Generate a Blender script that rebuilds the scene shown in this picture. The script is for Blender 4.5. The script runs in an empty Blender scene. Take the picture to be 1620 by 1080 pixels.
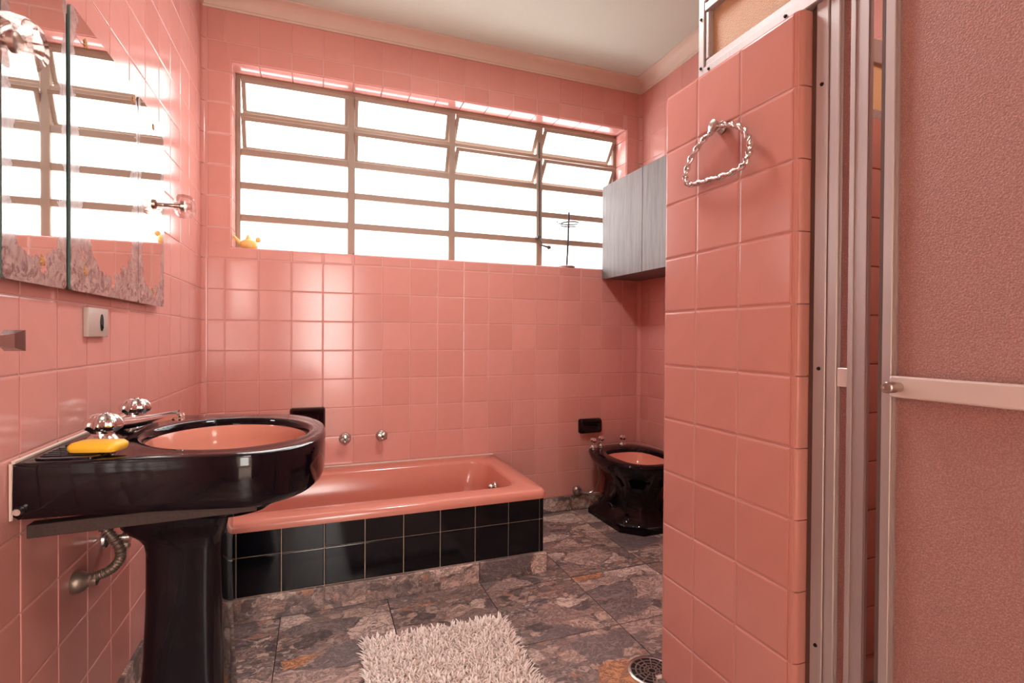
import bpy, bmesh, math, random
from mathutils import Vector, Matrix
random.seed(7)
R = math.radians
S = bpy.context.scene
COL = S.collection

# ------------------------------------------------------------------ camera, world, lights, exposure
cam_d = bpy.data.cameras.new('camera')
cam = bpy.data.objects.new('camera', cam_d); COL.objects.link(cam)
cam.matrix_world = Matrix(((0.935652, -0.002237, -0.352917, 0.53966),
                           (-0.352872, 0.011239, -0.935604, -2.87266),
                           (0.006059, 0.999934, 0.009727, 1.082),
                           (0, 0, 0, 1)))
cam_d.sensor_width = 36.0
cam_d.lens = 810.78 / 1620 * 36.0
cam_d.clip_start = 0.01
S.camera = cam

SKY = 8.5
HALL = 90.0
ROOM_FILL = 21.0
HALL_PANEL = 62.0
SHOWER = 7.0
w = bpy.data.worlds.new('sky'); S.world = w; w.use_nodes = True
bg = w.node_tree.nodes['Background']
bg.inputs['Color'].default_value = (0.985, 1.0, 1.02, 1)
bg.inputs['Strength'].default_value = SKY

def area(name, loc, rot, sx, sy, energy, color=(1, 1, 1), portal=False):
    l = bpy.data.lights.new(name, 'AREA'); l.shape = 'RECTANGLE'; l.size = sx; l.size_y = sy
    l.energy = energy; l.color = color
    if portal: l.cycles.is_portal = True
    o = bpy.data.objects.new(name, l); COL.objects.link(o); o.location = loc; o.rotation_euler = rot
    return o
area('window_portal', (1.27, 0.24, 1.975), (R(-90), 0, 0), 2.40, 1.05, 1, portal=True)
area('hall_fill_light', (0.9, -4.55, 2.50), (0, 0, 0), 0.7, 0.7, HALL, (1.0, 0.97, 0.94))  # added fill light under the hall ceiling, no fixture modelled
area('hall_fill_panel', (0.66, -5.34, 1.25), (R(90), 0, 0), 0.7, 1.7, HALL_PANEL, (1.0, 0.99, 0.97))  # added light panel at the hall end, brightens the back wall
area('shower_fill_light', (2.05, -2.55, 2.655), (0, 0, 0), 0.22, 0.22, SHOWER, (1.0, 0.86, 0.70))  # added light to brighten the shower interior
fill_l = area('room_fill_light', (1.15, -1.20, 2.655), (0, 0, 0), 0.30, 0.30, ROOM_FILL, (1.0, 0.97, 0.95)); fill_l.data.shape = 'DISK'  # added fill light, evens out the room from above

S.view_settings.view_transform = 'Standard'; S.view_settings.look = 'None'
S.view_settings.gamma = 1.0; S.view_settings.use_curve_mapping = False
S.view_settings.exposure = 0.24
S.cycles.max_bounces = 14; S.cycles.diffuse_bounces = 8; S.cycles.glossy_bounces = 6
S.cycles.transmission_bounces = 8; S.cycles.transparent_max_bounces = 12
S.cycles.caustics_reflective = False; S.cycles.caustics_refractive = False
S.cycles.sample_clamp_indirect = 6.0

# ------------------------------------------------------------------ materials
def lin(r, g, b):
    f = lambda c: (c / 255 / 12.92) if c / 255 <= .04045 else ((c / 255 + .055) / 1.055) ** 2.4
    return (f(r), f(g), f(b), 1)
class NT:
    def __init__(s, name):
        s.m = bpy.data.materials.new(name); s.m.use_nodes = True
        s.t = s.m.node_tree; s.t.nodes.clear()
        s.out = s.n('ShaderNodeOutputMaterial')
    def n(s, typ, **kw):
        x = s.t.nodes.new(typ)
        for k, v in kw.items(): setattr(x, k, v)
        return x
    def l(s, a, b): s.t.links.new(a, b)
    def put(s, sock, v):
        if hasattr(v, 'is_output') or isinstance(v, bpy.types.NodeSocket): s.l(v, sock)
        else: sock.default_value = v
    def principled(s, **kw):
        p = s.n('ShaderNodeBsdfPrincipled')
        for k, v in kw.items(): s.put(p.inputs[k], v)
        return p
    def coord(s, which='Object'): return s.n('ShaderNodeTexCoord').outputs[which]
    def rnd(s): return s.n('ShaderNodeObjectInfo').outputs['Random']
    def math(s, op, a, b=0.0, clamp=False):
        x = s.n('ShaderNodeMath', operation=op, use_clamp=clamp); s.put(x.inputs[0], a); s.put(x.inputs[1], b); return x.outputs[0]
    def vmath(s, op, a, b):
        x = s.n('ShaderNodeVectorMath', operation=op); s.put(x.inputs[0], a); s.put(x.inputs[1], b); return x.outputs[0]
    def noise(s, vec, scale, detail=3, rough=.5, dist=0, out='Fac'):
        x = s.n('ShaderNodeTexNoise'); s.put(x.inputs['Vector'], vec); x.inputs['Scale'].default_value = scale
        x.inputs['Detail'].default_value = detail; x.inputs['Roughness'].default_value = rough; x.inputs['Distortion'].default_value = dist
        return x.outputs[out]
    def voro(s, vec, scale, feature='F1', out='Distance'):
        x = s.n('ShaderNodeTexVoronoi', feature=feature); s.put(x.inputs['Vector'], vec); x.inputs['Scale'].default_value = scale
        return x.outputs[out]
    def ramp(s, fac, stops, interp='LINEAR'):
        x = s.n('ShaderNodeValToRGB'); x.color_ramp.interpolation = interp
        e = x.color_ramp.elements
        while len(e) < len(stops): e.new(.5)
        for i, (p, c) in enumerate(stops):
            e[i].position = p; e[i].color = c if len(c) == 4 else (*c, 1)
        s.put(x.inputs[0], fac); return x.outputs[0]
    def mix(s, fac, a, b, typ='MIX'):
        x = s.n('ShaderNodeMix', data_type='RGBA', blend_type=typ)
        s.put(x.inputs[0], fac); s.put(x.inputs[6], a); s.put(x.inputs[7], b); return x.outputs[2]
    def maprange(s, v, a, b, c=0., d=1.):
        x = s.n('ShaderNodeMapRange'); s.put(x.inputs[0], v)
        for i, q in zip((1, 2, 3, 4), (a, b, c, d)): x.inputs[i].default_value = q
        return x.outputs[0]
    def bump(s, h, strength=.2, dist=.01):
        x = s.n('ShaderNodeBump'); x.inputs['Strength'].default_value = strength; x.inputs['Distance'].default_value = dist
        s.put(x.inputs['Height'], h); return x.outputs[0]
    def done(s, shader): s.l(shader, s.out.inputs[0]); return s.m

def plain(name, col, rough=.4, metal=0., coat=0., ior=1.45, bump=None, var=0.0):
    t = NT(name)
    c = col
    if var:
        nz = t.noise(t.coord(), 9, 4)
        c = t.mix(nz, tuple(x * (1 - var) for x in col[:3]) + (1,), tuple(min(1, x * (1 + var)) for x in col[:3]) + (1,))
    p = t.principled(**{'Base Color': c, 'Roughness': rough, 'Metallic': metal, 'Coat Weight': coat, 'IOR': ior})
    if bump: t.l(t.bump(t.noise(t.coord(), bump[0], 3), bump[1], .004), p.inputs['Normal'])
    return t.done(p.outputs[0])

def tile_mat(name, c1, c2, rough, ior=1.5):
    t = NT(name)
    base = t.mix(t.rnd(), c1, c2)
    blot = t.noise(t.coord(), 14, 3)
    base = t.mix(t.maprange(blot, .35, .8, 0, .18), base, tuple(x * .8 for x in c1[:3]) + (1,))
    p = t.principled(**{'Base Color': base, 'Roughness': rough, 'IOR': ior})
    t.l(t.bump(t.noise(t.coord(), 18, 2), .02, .004), p.inputs['Normal'])
    return t.done(p.outputs[0])
PINK = lin(226, 143, 132)
M_tile = tile_mat('pink_glazed_tile', lin(202, 140, 130), lin(209, 148, 139), .16, 1.37)
M_grout = plain('pink_grout', lin(204, 156, 147), .7)
M_blacktile = tile_mat('black_glazed_tile', lin(12, 11, 15), lin(16, 15, 20), .1, 1.36)
M_cream = plain('cream_grout', lin(205, 175, 150), .8)
M_ceil = plain('ceiling_paint', lin(192, 192, 178), .85, var=.03)
M_cornice = plain('cornice_paint', lin(212, 192, 176), .85, var=.03)
M_plaster = plain('hall_plaster', lin(235, 228, 215), .9)
M_pinkcer = plain('pink_enamel', lin(200, 128, 112), .16, ior=1.45)
M_bowl = plain('pink_ceramic_bowl', lin(212, 138, 118), .15, ior=1.45)
M_black = plain('black_ceramic', lin(16, 9, 14), .07, ior=1.34)
M_chrome = plain('chrome', (.80, .77, .76, 1), .17, 1.0)
M_oldchrome = plain('worn_chrome', (.55, .50, .46, 1), .3, 1.0, bump=(60, .2))
M_dullchrome = plain('dull_chrome', (.36, .35, .34, 1), .22, 1.0)
M_dark = plain('dark_hole', lin(12, 8, 8), .8)
M_frame = plain('painted_steel_frame', lin(150, 128, 112), .45, var=.08)
M_rust = plain('rusty_bracket', lin(50, 31, 26), .7, var=.4, bump=(90, .5))
M_caulk = plain('white_caulk', lin(206, 182, 168), .6)
M_hose = plain('tarnished_metal', lin(128, 110, 98), .42, .7)
M_switch = plain('outlet_plate', lin(176, 160, 150), .4)
M_soap = plain('yellow_soap', lin(236, 180, 50), .45, var=.08)
M_yellow = plain('yellow_ceramic', lin(232, 196, 116), .35)
M_wire = plain('dark_wire', lin(70, 60, 56), .45, .6)
M_rugbase = plain('rug_backing', lin(205, 178, 165), .95)
M_rugpile = plain('cream_chenille', lin(226, 212, 204), .9, var=.06)
M_mirror_edge = plain('green_glass_edge', lin(84, 104, 98), .2)
M_back = plain('mirror_backing', lin(52, 38, 46), .6)
M_rubber = plain('grey_sealant', lin(112, 98, 92), .7)
M_white = plain('white_plastic', lin(228, 220, 210), .35)

def brushed(name, col, rough):
    t = NT(name)
    v = t.n('ShaderNodeMapping'); t.l(t.coord(), v.inputs[0]); v.inputs['Scale'].default_value = (120, 120, .7)
    nz = t.noise(v.outputs[0], 1.0, 3)
    c = t.mix(nz, tuple(x * .82 for x in col[:3]) + (1,), col)
    p = t.principled(**{'Base Color': c, 'Roughness': rough, 'Metallic': .6})
    return t.done(p.outputs[0])
M_alu = brushed('anodised_aluminium', (.57, .525, .52, 1), .5)
M_alu_white = plain('pale_aluminium_bar', lin(226, 218, 214), .3, .25)

def marble():
    t = NT('breccia_marble')
    o = t.n('ShaderNodeObjectInfo').outputs['Random']
    off = t.n('ShaderNodeCombineXYZ'); t.l(t.math('MULTIPLY', o, 37.), off.inputs[0]); t.l(t.math('MULTIPLY', o, 91.), off.inputs[1])
    base = t.vmath('ADD', t.coord(), off.outputs[0])
    wob = t.noise(base, 6, 4, .6, 0, 'Color')
    wv = t.vmath('MULTIPLY', t.vmath('SUBTRACT', wob, (.5, .5, .5)), (.1, .1, .1))
    v = t.vmath('ADD', base, wv)
    st = t.n('ShaderNodeMapping'); t.l(v, st.inputs[0]); st.inputs['Scale'].default_value = (.75, 1.35, 1.0); st.inputs['Rotation'].default_value = (0, 0, .35)
    v = st.outputs[0]
    def layer(scale, edge, thr, stops, seed):
        vv = t.vmath('ADD', v, (seed, seed * 1.7, seed * .4))
        cell = t.voro(vv, scale, 'F1', 'Color')
        d = t.voro(vv, scale, 'DISTANCE_TO_EDGE')
        sep = t.n('ShaderNodeSeparateColor'); t.l(cell, sep.inputs[0])
        inn = t.maprange(d, edge * .6, edge)
        on = t.math('GREATER_THAN', sep.outputs[1], thr)
        mask = t.math('MULTIPLY', inn, on)
        col = t.ramp(sep.outputs[0], stops, 'CONSTANT')
        return mask, col
    dark = lin(62, 50, 48)
    grain = t.noise(v, 70, 6, .75)
    fine = t.voro(v, 95, 'F1', 'Color'); sf = t.n('ShaderNodeSeparateColor'); t.l(fine, sf.inputs[0])
    matrix = t.ramp(grain, [(.28, lin(44, 38, 40)), (.5, lin(134, 122, 118)), (.72, lin(206, 190, 182))])
    flecks = t.ramp(sf.outputs[0], [(0, lin(96, 84, 82)), (.3, lin(140, 124, 116)), (.55, lin(74, 64, 66)), (.72, lin(196, 178, 166)), (.86, lin(120, 106, 104))], 'CONSTANT')
    matrix = t.mix(.55, matrix, flecks)
    m3, c3 = layer(34, .08, .35, [(0, lin(146, 126, 118)), (.25, lin(98, 84, 82)), (.45, lin(186, 164, 152)), (.7, lin(122, 108, 106)), (.9, lin(172, 128, 108))], 3.1)
    m2, c2 = layer(13, .05, .55, [(0, lin(146, 126, 120)), (.3, lin(190, 166, 154)), (.5, lin(98, 90, 96)), (.7, lin(164, 136, 126)), (.86, lin(86, 78, 80)), (.94, lin(204, 186, 174))], 7.7)
    m1, c1 = layer(5.2, .03, .52, [(0, lin(190, 166, 156)), (.22, lin(136, 124, 122)), (.40, lin(214, 194, 182)), (.62, lin(160, 136, 128)), (.76, lin(196, 142, 102)), (.84, lin(122, 112, 112)), (.93, lin(218, 200, 188))], 1.3)
    vein = t.noise(v, 16, 8, .8, 1.6)
    vmask = t.maprange(t.math('ABSOLUTE', t.math('SUBTRACT', vein, .5)), .0, .05, 1., 0.)
    c1 = t.mix(t.math('MULTIPLY', vmask, .7), c1, lin(84, 74, 76)); c1 = t.mix(t.maprange(t.noise(v, 40, 6, .75), .5, .8, 0, .5), c1, lin(96, 84, 84))
    c2 = t.mix(t.math('MULTIPLY', vmask, .6), c2, lin(72, 62, 64)); c2 = t.mix(t.maprange(t.noise(v, 55, 5, .7), .5, .75, 0, .5), c2, lin(206, 188, 176))
    c = t.mix(t.math('MULTIPLY', m3, .85), matrix, c3); c = t.mix(t.math('MULTIPLY', m2, .92), c, c2); c = t.mix(m1, c, c1)
    c = t.mix(t.math('MULTIPLY', vmask, .5), c, lin(60, 50, 52))
    c = t.mix(1.0, c, lin(255, 248, 246), 'MULTIPLY')
    p = t.principled(**{'Base Color': c, 'Roughness': .32, 'IOR': 1.45})
    t.l(t.bump(grain, .08, .002), p.inputs['Normal'])
    return t.done(p.outputs[0])
M_marble = marble()
M_joint = plain('dark_floor_joint', lin(60, 46, 42), .9)

def wood():
    t = NT('bleached_wood')
    v = t.n('ShaderNodeMapping'); t.l(t.coord(), v.inputs[0]); v.inputs['Scale'].default_value = (18, 18, 1.1)
    a = t.noise(v.outputs[0], 2.2, 6, .65, .6); b = t.noise(v.outputs[0], 9, 3, .6)
    c = t.ramp(t.math('ADD', t.math('MULTIPLY', a, .7), t.math('MULTIPLY', b, .3)), [(.3, lin(84, 74, 72)), (.5, lin(112, 103, 102)), (.7, lin(128, 120, 119))])
    p = t.principled(**{'Base Color': c, 'Roughness': .55})
    t.l(t.bump(a, .15, .002), p.inputs['Normal'])
    return t.done(p.outputs[0])
M_wood = wood()

def mirror_mat():
    t = NT('desilvered_mirror')
    co = t.coord(); sep = t.n('ShaderNodeSeparateXYZ'); t.l(co, sep.inputs[0])
    gen = t.coord('Generated'); sg = t.n('ShaderNodeSeparateXYZ'); t.l(gen, sg.inputs[0])
    n1 = t.noise(co, 6.5, 6, .6); n2 = t.noise(co, 26, 6, .7, .8); n3 = t.noise(co, 11, 6, .6)
    # wear creeping up from the bottom edge and in from the side edges
    hb = t.math('SUBTRACT', sep.outputs[2], t.math('MULTIPLY', t.maprange(n1, .32, .72), .115))
    bot = t.maprange(hb, .008, .0)
    e1 = t.math('MINIMUM', sg.outputs[1], t.math('SUBTRACT', 1., sg.outputs[1]))
    e1 = t.math('MULTIPLY', e1, .3)
    side = t.maprange(t.math('SUBTRACT', e1, t.math('MULTIPLY', t.math('MULTIPLY', t.maprange(n3, .32, .7), t.maprange(sep.outputs[2], .05, .62, 1., .3)), .105)), .003, -.001)
    wear = t.math('MAXIMUM', bot, side)
    wc = t.ramp(n2, [(.3, lin(120, 98, 96)), (.5, lin(160, 138, 134)), (.7, lin(184, 162, 156))])
    dk = t.maprange(t.noise(co, 30, 7, .75, 1.4), .49, .60)
    low = t.maprange(sep.outputs[2], .17, .03)
    wc = t.mix(t.math('MULTIPLY', t.math('MULTIPLY', dk, low), .9), wc, lin(62, 42, 48))
    g = t.principled(**{'Base Color': (.86, .85, .82, 1), 'Metallic': 1., 'Roughness': .02})
    d = t.principled(**{'Base Color': wc, 'Roughness': .12, 'IOR': 1.5})
    mx = t.n('ShaderNodeMixShader'); t.l(t.math('MULTIPLY', wear, .88), mx.inputs[0]); t.l(g.outputs[0], mx.inputs[1]); t.l(d.outputs[0], mx.inputs[2])
    return t.done(mx.outputs[0])
M_mirror = mirror_mat()

def pane_mat():
    t = NT('frosted_window_glass')
    tr = t.n('ShaderNodeBsdfTranslucent'); tr.inputs[0].default_value = (.97, .97, .95, 1)
    tp = t.n('ShaderNodeBsdfTransparent'); tp.inputs[0].default_value = (.95, .96, .95, 1)
    gl = t.n('ShaderNodeBsdfGlossy'); gl.inputs['Roughness'].default_value = .25
    a = t.n('ShaderNodeMixShader'); a.inputs[0].default_value = .35; t.l(tr.outputs[0], a.inputs[1]); t.l(tp.outputs[0], a.inputs[2])
    b = t.n('ShaderNodeMixShader'); b.inputs[0].default_value = .06; t.l(a.outputs[0], b.inputs[1]); t.l(gl.outputs[0], b.inputs[2])
    return t.done(b.outputs[0])
M_pane = pane_mat()

def acrylic(name, c1, c2):
    t = NT(name)
    co = t.coord()
    nz = t.noise(co, 420, 3, .65, .3); vo = t.voro(co, 330, 'SMOOTH_F1')
    h = t.math('ADD', nz, vo)
    c = t.mix(t.maprange(nz, .45, .62), c1, c2)
    tr = t.n('ShaderNodeBsdfTranslucent'); t.l(c, tr.inputs[0])
    p = t.principled(**{'Base Color': c, 'Roughness': .38, 'IOR': 1.45})
    bm = t.bump(h, .55, .004)
    t.l(bm, p.inputs['Normal']); t.l(bm, tr.inputs['Normal'])
    a = t.n('ShaderNodeMixShader'); a.inputs[0].default_value = .5; t.l(tr.outputs[0], a.inputs[1]); t.l(p.outputs[0], a.inputs[2])
    return t.done(a.outputs[0])
M_acryl = acrylic('textured_shower_acrylic', lin(212, 172, 166), lin(236, 204, 198))
M_transom = acrylic('amber_textured_glass', lin(240, 208, 172), lin(248, 222, 190))

def clear():
    t = NT('clear_acrylic')
    g = t.n('ShaderNodeBsdfGlass'); g.inputs['Color'].default_value = (.98, .94, .92, 1); g.inputs['IOR'].default_value = 1.3; g.inputs['Roughness'].default_value = .02
    tp = t.n('ShaderNodeBsdfTransparent'); tp.inputs[0].default_value = (.84, .77, .75, 1)
    a = t.n('ShaderNodeMixShader'); a.inputs[0].default_value = .68; t.l(g.outputs[0], a.inputs[1]); t.l(tp.outputs[0], a.inputs[2])
    return t.done(a.outputs[0])
M_clear = clear()

# ------------------------------------------------------------------ mesh helpers
class MB:
    def __init__(s): s.v = []; s.f = []
    def add(s, vs, fs):
        o = len(s.v); s.v += [tuple(v) for v in vs]; s.f += [tuple(i + o for i in f) for f in fs]; return s
    def box(s, x0, x1, y0, y1, z0, z1, bev=0.0, seg=2):
        bm = bmesh.new(); bmesh.ops.create_cube(bm, size=1)
        for v in bm.verts: v.co = Vector(((x0 + x1) / 2 + v.co.x * (x1 - x0), (y0 + y1) / 2 + v.co.y * (y1 - y0), (z0 + z1) / 2 + v.co.z * (z1 - z0)))
        if bev: bmesh.ops.bevel(bm, geom=bm.edges[:], offset=bev, segments=seg, affect='EDGES', profile=.5)
        bm.verts.index_update()
        s.add([v.co for v in bm.verts], [[v.index for v in f.verts] for f in bm.faces]); bm.free(); return s
    def loft(s, rings, cap0=True, cap1=True, closed=True):
        n = len(rings[0]); vs = [p for r in rings for p in r]; fs = []
        for k in range(len(rings) - 1):
            for i in range(n if closed else n - 1):
                j = (i + 1) % n
                fs.append((k * n + i, k * n + j, (k + 1) * n + j, (k + 1) * n + i))
        if cap0: fs.append(tuple(range(n - 1, -1, -1)))
        if cap1: fs.append(tuple((len(rings) - 1) * n + i for i in range(n)))
        return s.add(vs, fs)
    def lathe(s, prof, center=(0, 0, 0), axis='z', n=24, lobes=0, amp=0.0, lobe_from=0, lobe_to=99, cap=True):
        rings = []
        for k, (r, h) in enumerate(prof):
            ring = []
            for i in range(n):
                a = 2 * math.pi * i / n
                rr = r * (1 + amp * math.cos(lobes * a)) if lobes and lobe_from <= k <= lobe_to else r
                p = (rr * math.cos(a), rr * math.sin(a), h)
                if axis == 'x': p = (p[2], p[0], p[1])
                elif axis == '-x': p = (-p[2], -p[0], p[1])
                elif axis == '-y': p = (p[0], -p[2], p[1])
                elif axis == 'y': p = (-p[0], p[2], p[1])
                ring.append((p[0] + center[0], p[1] + center[1], p[2] + center[2]))
            rings.append(ring)
        return s.loft(rings, cap, cap)
    def tube(s, pts, rad, n=10, closed=False, square=0.0, twist=0.0):
        pts = [Vector(p) for p in pts]; m = len(pts); rings = []
        up = Vector((0.13, 0.21, 1)).normalized(); prev = None; acc = 0
        for k, p in enumerate(pts):
            a = pts[(k - 1) % m] if closed or k > 0 else p; b = pts[(k + 1) % m] if closed or k < m - 1 else p
            t = (b - a).normalized()
            if prev is None:
                u = up - t * up.dot(t)
                if u.length < .1: u = Vector((1, 0, 0)) - t * t.x
                u.normalize()
            else:
                u = prev - t * prev.dot(t); u.normalize()
            prev = u; v = t.cross(u)
            r = rad(k / max(1, m - 1)) if callable(rad) else rad
            ring = []
            for i in range(n):
                an = 2 * math.pi * i / n
                rr = r * (1 + square * math.cos(2 * (an)))
                an2 = an + acc
                ring.append(p + (u * math.cos(an2) + v * math.sin(an2)) * rr)
            rings.append(ring); acc += twist
        if closed:
            rings.append(rings[0])
            return s.loft(rings, False, False)
        return s.loft(rings)
    def prism(s, pts, ax, a0, a1):
        # pts: 2D outline; ax: extrusion axis
        def P(q, a):
            return {'x': (a, q[0], q[1]), 'y': (q[0], a, q[1]), 'z': (q[0], q[1], a)}[ax]
        return s.loft([[P(q, a0) for q in pts], [P(q, a1) for q in pts]])
    def mesh(s, name, mat, smooth=True, angle=35):
        me = bpy.data.meshes.new(name); me.from_pydata(s.v, [], s.f); me.update()
        bm = bmesh.new(); bm.from_mesh(me); bmesh.ops.recalc_face_normals(bm, faces=bm.faces[:]); bm.to_mesh(me); bm.free()
        me.materials.append(mat)
        if smooth:
            for p in me.polygons: p.use_smooth = True
            try: me.set_sharp_from_angle(angle=R(angle))
            except Exception: pass
        return me
    def build(s, name, mat, parent=None, smooth=True, angle=35, loc=None):
        me = s.mesh(name, mat, smooth, angle)
        return link(name, me, parent, loc)
def link(name, me, parent=None, loc=None, rot=None):
    o = bpy.data.objects.new(name, me); COL.objects.link(o)
    if parent is not None: o.parent = parent
    if loc is not None: o.location = loc
    if rot is not None: o.rotation_euler = rot
    return o
def tag(o, label=None, cat=None, group=None, kind=None):
    if label: o['label'] = label
    if cat: o['category'] = cat
    if group: o['group'] = group
    if kind: o['kind'] = kind
    return o
def thing(name, label, cat, loc=(0, 0, 0), rot=(0, 0, 0), group=None):
    o = bpy.data.objects.new(name, None); COL.objects.link(o); o.empty_display_size = .05
    o.location = loc; o.rotation_euler = rot
    return tag(o, label, cat, group)
def shift(mb, dx, dy, dz):
    mb.v = [(x - dx, y - dy, z - dz) for x, y, z in mb.v]; return mb
def rrect(x0, x1, y0, y1, r, z, n=8):
    r = min(r, (x1 - x0) / 2 - 1e-4, (y1 - y0) / 2 - 1e-4); out = []
    for cx, cy, a0 in ((x1 - r, y1 - r, 0), (x0 + r, y1 - r, 90), (x0 + r, y0 + r, 180), (x1 - r, y0 + r, 270)):
        for i in range(n + 1):
            a = R(a0 + 90 * i / n); out.append((cx + r * math.cos(a), cy + r * math.sin(a), z))
    return out
def ell(cx, cy, a, b, z, n=48, e=2.0):
    out = []
    for i in range(n):
        t = 2 * math.pi * i / n; c, s_ = math.cos(t), math.sin(t)
        out.append((cx + a * math.copysign(abs(c) ** (2 / e), c), cy + b * math.copysign(abs(s_) ** (2 / e), s_), z))
    return out
def smooth_path(pts, n=8, closed=False):
    P = [Vector(p) for p in pts]; m = len(P); out = []
    rng = range(m) if closed else range(m - 1)
    for k in rng:
        g = lambda i: P[i % m] if closed else P[max(0, min(m - 1, i))]
        p0, p1, p2, p3 = g(k - 1), g(k), g(k + 1), g(k + 2)
        for i in range(n):
            t = i / n
            out.append(.5 * ((2 * p1) + (p2 - p0) * t + (2 * p0 - 5 * p1 + 4 * p2 - p3) * t * t + (3 * p1 - p0 - 3 * p2 + p3) * t ** 3))
    if not closed: out.append(P[-1])
    return out

# ------------------------------------------------------------------ room constants
PT = .152; Z0 = .09; ZT = 2.674; W = 2.525; CEIL = 2.74
YF = -3.75                       # wall behind the camera
WX0, WX1, WZ0, WZ1 = .13, 2.415, 1.512, 2.437
XP, XP2 = 1.482, 1.60            # shower partition
YPN, YPF = -2.075, -1.640
GR = .0026                        # grout joint

# tile meshes: local frame, tile lies in local (u, z) with normal n
_tc = {}
def tile_mesh(wd, ht, nrm, mat, th=.006, bev=.003, name='tile'):
    key = (round(wd, 4), round(ht, 4), nrm, mat.name, th, bev)
    if key in _tc: return _tc[key]
    a, b = wd / 2, ht / 2
    def P(u, z, d):
        return {'-y': (u, -d, z), '+y': (-u, d, z), '+x': (d, u, z), '-x': (-d, -u, z), '+z': (u, z, d)}[nrm]
    def ring(ins, d): return [P(-a + ins, -b + ins, d), P(a - ins, -b + ins, d), P(a - ins, b - ins, d), P(-a + ins, b - ins, d)]
    mb = MB().loft([ring(0, -.002), ring(0, th - bev * .7), ring(bev * .35, th - bev * .2), ring(bev * 1.3, th)], cap0=False)
    me = mb.mesh(name, mat, False); _tc[key] = me; return me
def put_tile(parent, u0, u1, z0, z1, plane, nrm, mat=None, jitter=.16, bev=.003, name='tile', th=.006):
    mat = mat or M_tile
    me = tile_mesh(u1 - u0 - GR, z1 - z0 - GR, nrm, mat, th, bev, name)
    u, z = (u0 + u1) / 2, (z0 + z1) / 2
    loc = {'-y': (u, plane, z), '+y': (u, plane, z), '+x': (plane, u, z), '-x': (plane, u, z), '+z': (u, z, plane)}[nrm]
    j = lambda: R(random.uniform(-jitter, jitter))
    rot = {'-y': (j(), 0, j()), '+y': (j(), 0, j()), '+x': (0, j(), j()), '-x': (0, j(), j()), '+z': (j() * .3, j() * .3, 0)}[nrm]
    return link(name, me, parent, loc, rot)
def tile_sheet(parent, us, zs, plane, nrm, mat=None, name='tiling'):
    """tiles out of the picture, joined into one part"""
    mat = mat or M_tile; mb = MB()
    for i in range(len(us) - 1):
        for k in range(len(zs) - 1):
            me = tile_mesh(us[i + 1] - us[i] - GR, zs[k + 1] - zs[k] - GR, nrm, mat)
            u, z = (us[i] + us[i + 1]) / 2, (zs[k] + zs[k + 1]) / 2
            l = {'-y': (u, plane, z), '+y': (u, plane, z), '+x': (plane, u, z), '-x': (plane, u, z)}[nrm]
            mb.add([(v.co.x + l[0], v.co.y + l[1], v.co.z + l[2]) for v in me.vertices], [tuple(p.vertices) for p in me.polygons])
    return tag(mb.build(name, mat, parent, True, 60), kind='stuff')
ROWS = [Z0 + PT * k for k in range(18)]

# ------------------------------------------------------------------ floor
floor = MB().box(0, W, YF, 0, -.10, -.006).build('floor', M_joint, smooth=False)
tag(floor, 'floor of polished breccia marble slabs with dark joints', 'floor', kind='structure')
xs = [0, .405, .806, 1.205, 1.603, 2.005, 2.405, W]; ys = [0, -.02, -.42, -.82, -1.22, -1.62, -2.02, -2.42, -2.82, -3.22, -3.62, YF]
for i in range(len(xs) - 1):
    for k in range(len(ys) - 1):
        if ys[k] - ys[k + 1] < .05: continue
        me = tile_mesh(xs[i + 1] - xs[i] - .003, ys[k] - ys[k + 1] - .003, '+z', M_marble, .006, .0012, 'marble_slab')
        link('marble_slab', me, floor, ((xs[i] + xs[i + 1]) / 2, (ys[k] + ys[k + 1]) / 2, -.006 + .0002 * random.random()))

# ------------------------------------------------------------------ back wall
T = .22
wb = MB()
wb.box(-.2, W + .2, -.0042, T, -.1, WZ0); wb.box(-.2, W + .2, -.0042, T, WZ1, CEIL)
wb.box(-.2, WX0, -.0042, T, WZ0, WZ1); wb.box(WX1, W + .2, -.0042, T, WZ0, WZ1)
wall_back = tag(wb.build('wall_back', M_grout, smooth=False), 'back wall of pink glazed tiles around the long window', 'wall', kind='structure')
CV = .028
ub = [CV, .104] + [.104 + PT * i for i in range(1, 16)] + [W - CV]
zb = ROWS[:-1] + [ROWS[-1]]
for i in range(len(ub) - 1):
    u0, u1 = ub[i], ub[i + 1]
    for k in range(17):
        z0, z1 = zb[k], zb[k + 1]
        if k <= 8: put_tile(wall_back, u0, u1, z0, z1, 0, '-y')
        elif k == 9 and u1 > .11 and u0 < 2.38:     # strip under the sill
            put_tile(wall_back, u0, u1, z0, WZ0 + .004, 0, '-y', bev=.006)
        elif 9 <= k <= 15 and (u1 < .11 or u0 > 2.38):
            a0, a1 = u0, u1
            if u0 > 2.38: a0 = WX1 - .004
            else: a1 = WX0 + .004
            put_tile(wall_back, a0, a1, z0, z1, 0, '-y', bev=.006)
        elif k == 15: put_tile(wall_back, u0, u1, WZ1 - .004, z1, 0, '-y', bev=.006)
        elif k == 16: put_tile(wall_back, u0, u1, z0, z1, 0, '-y')
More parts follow.
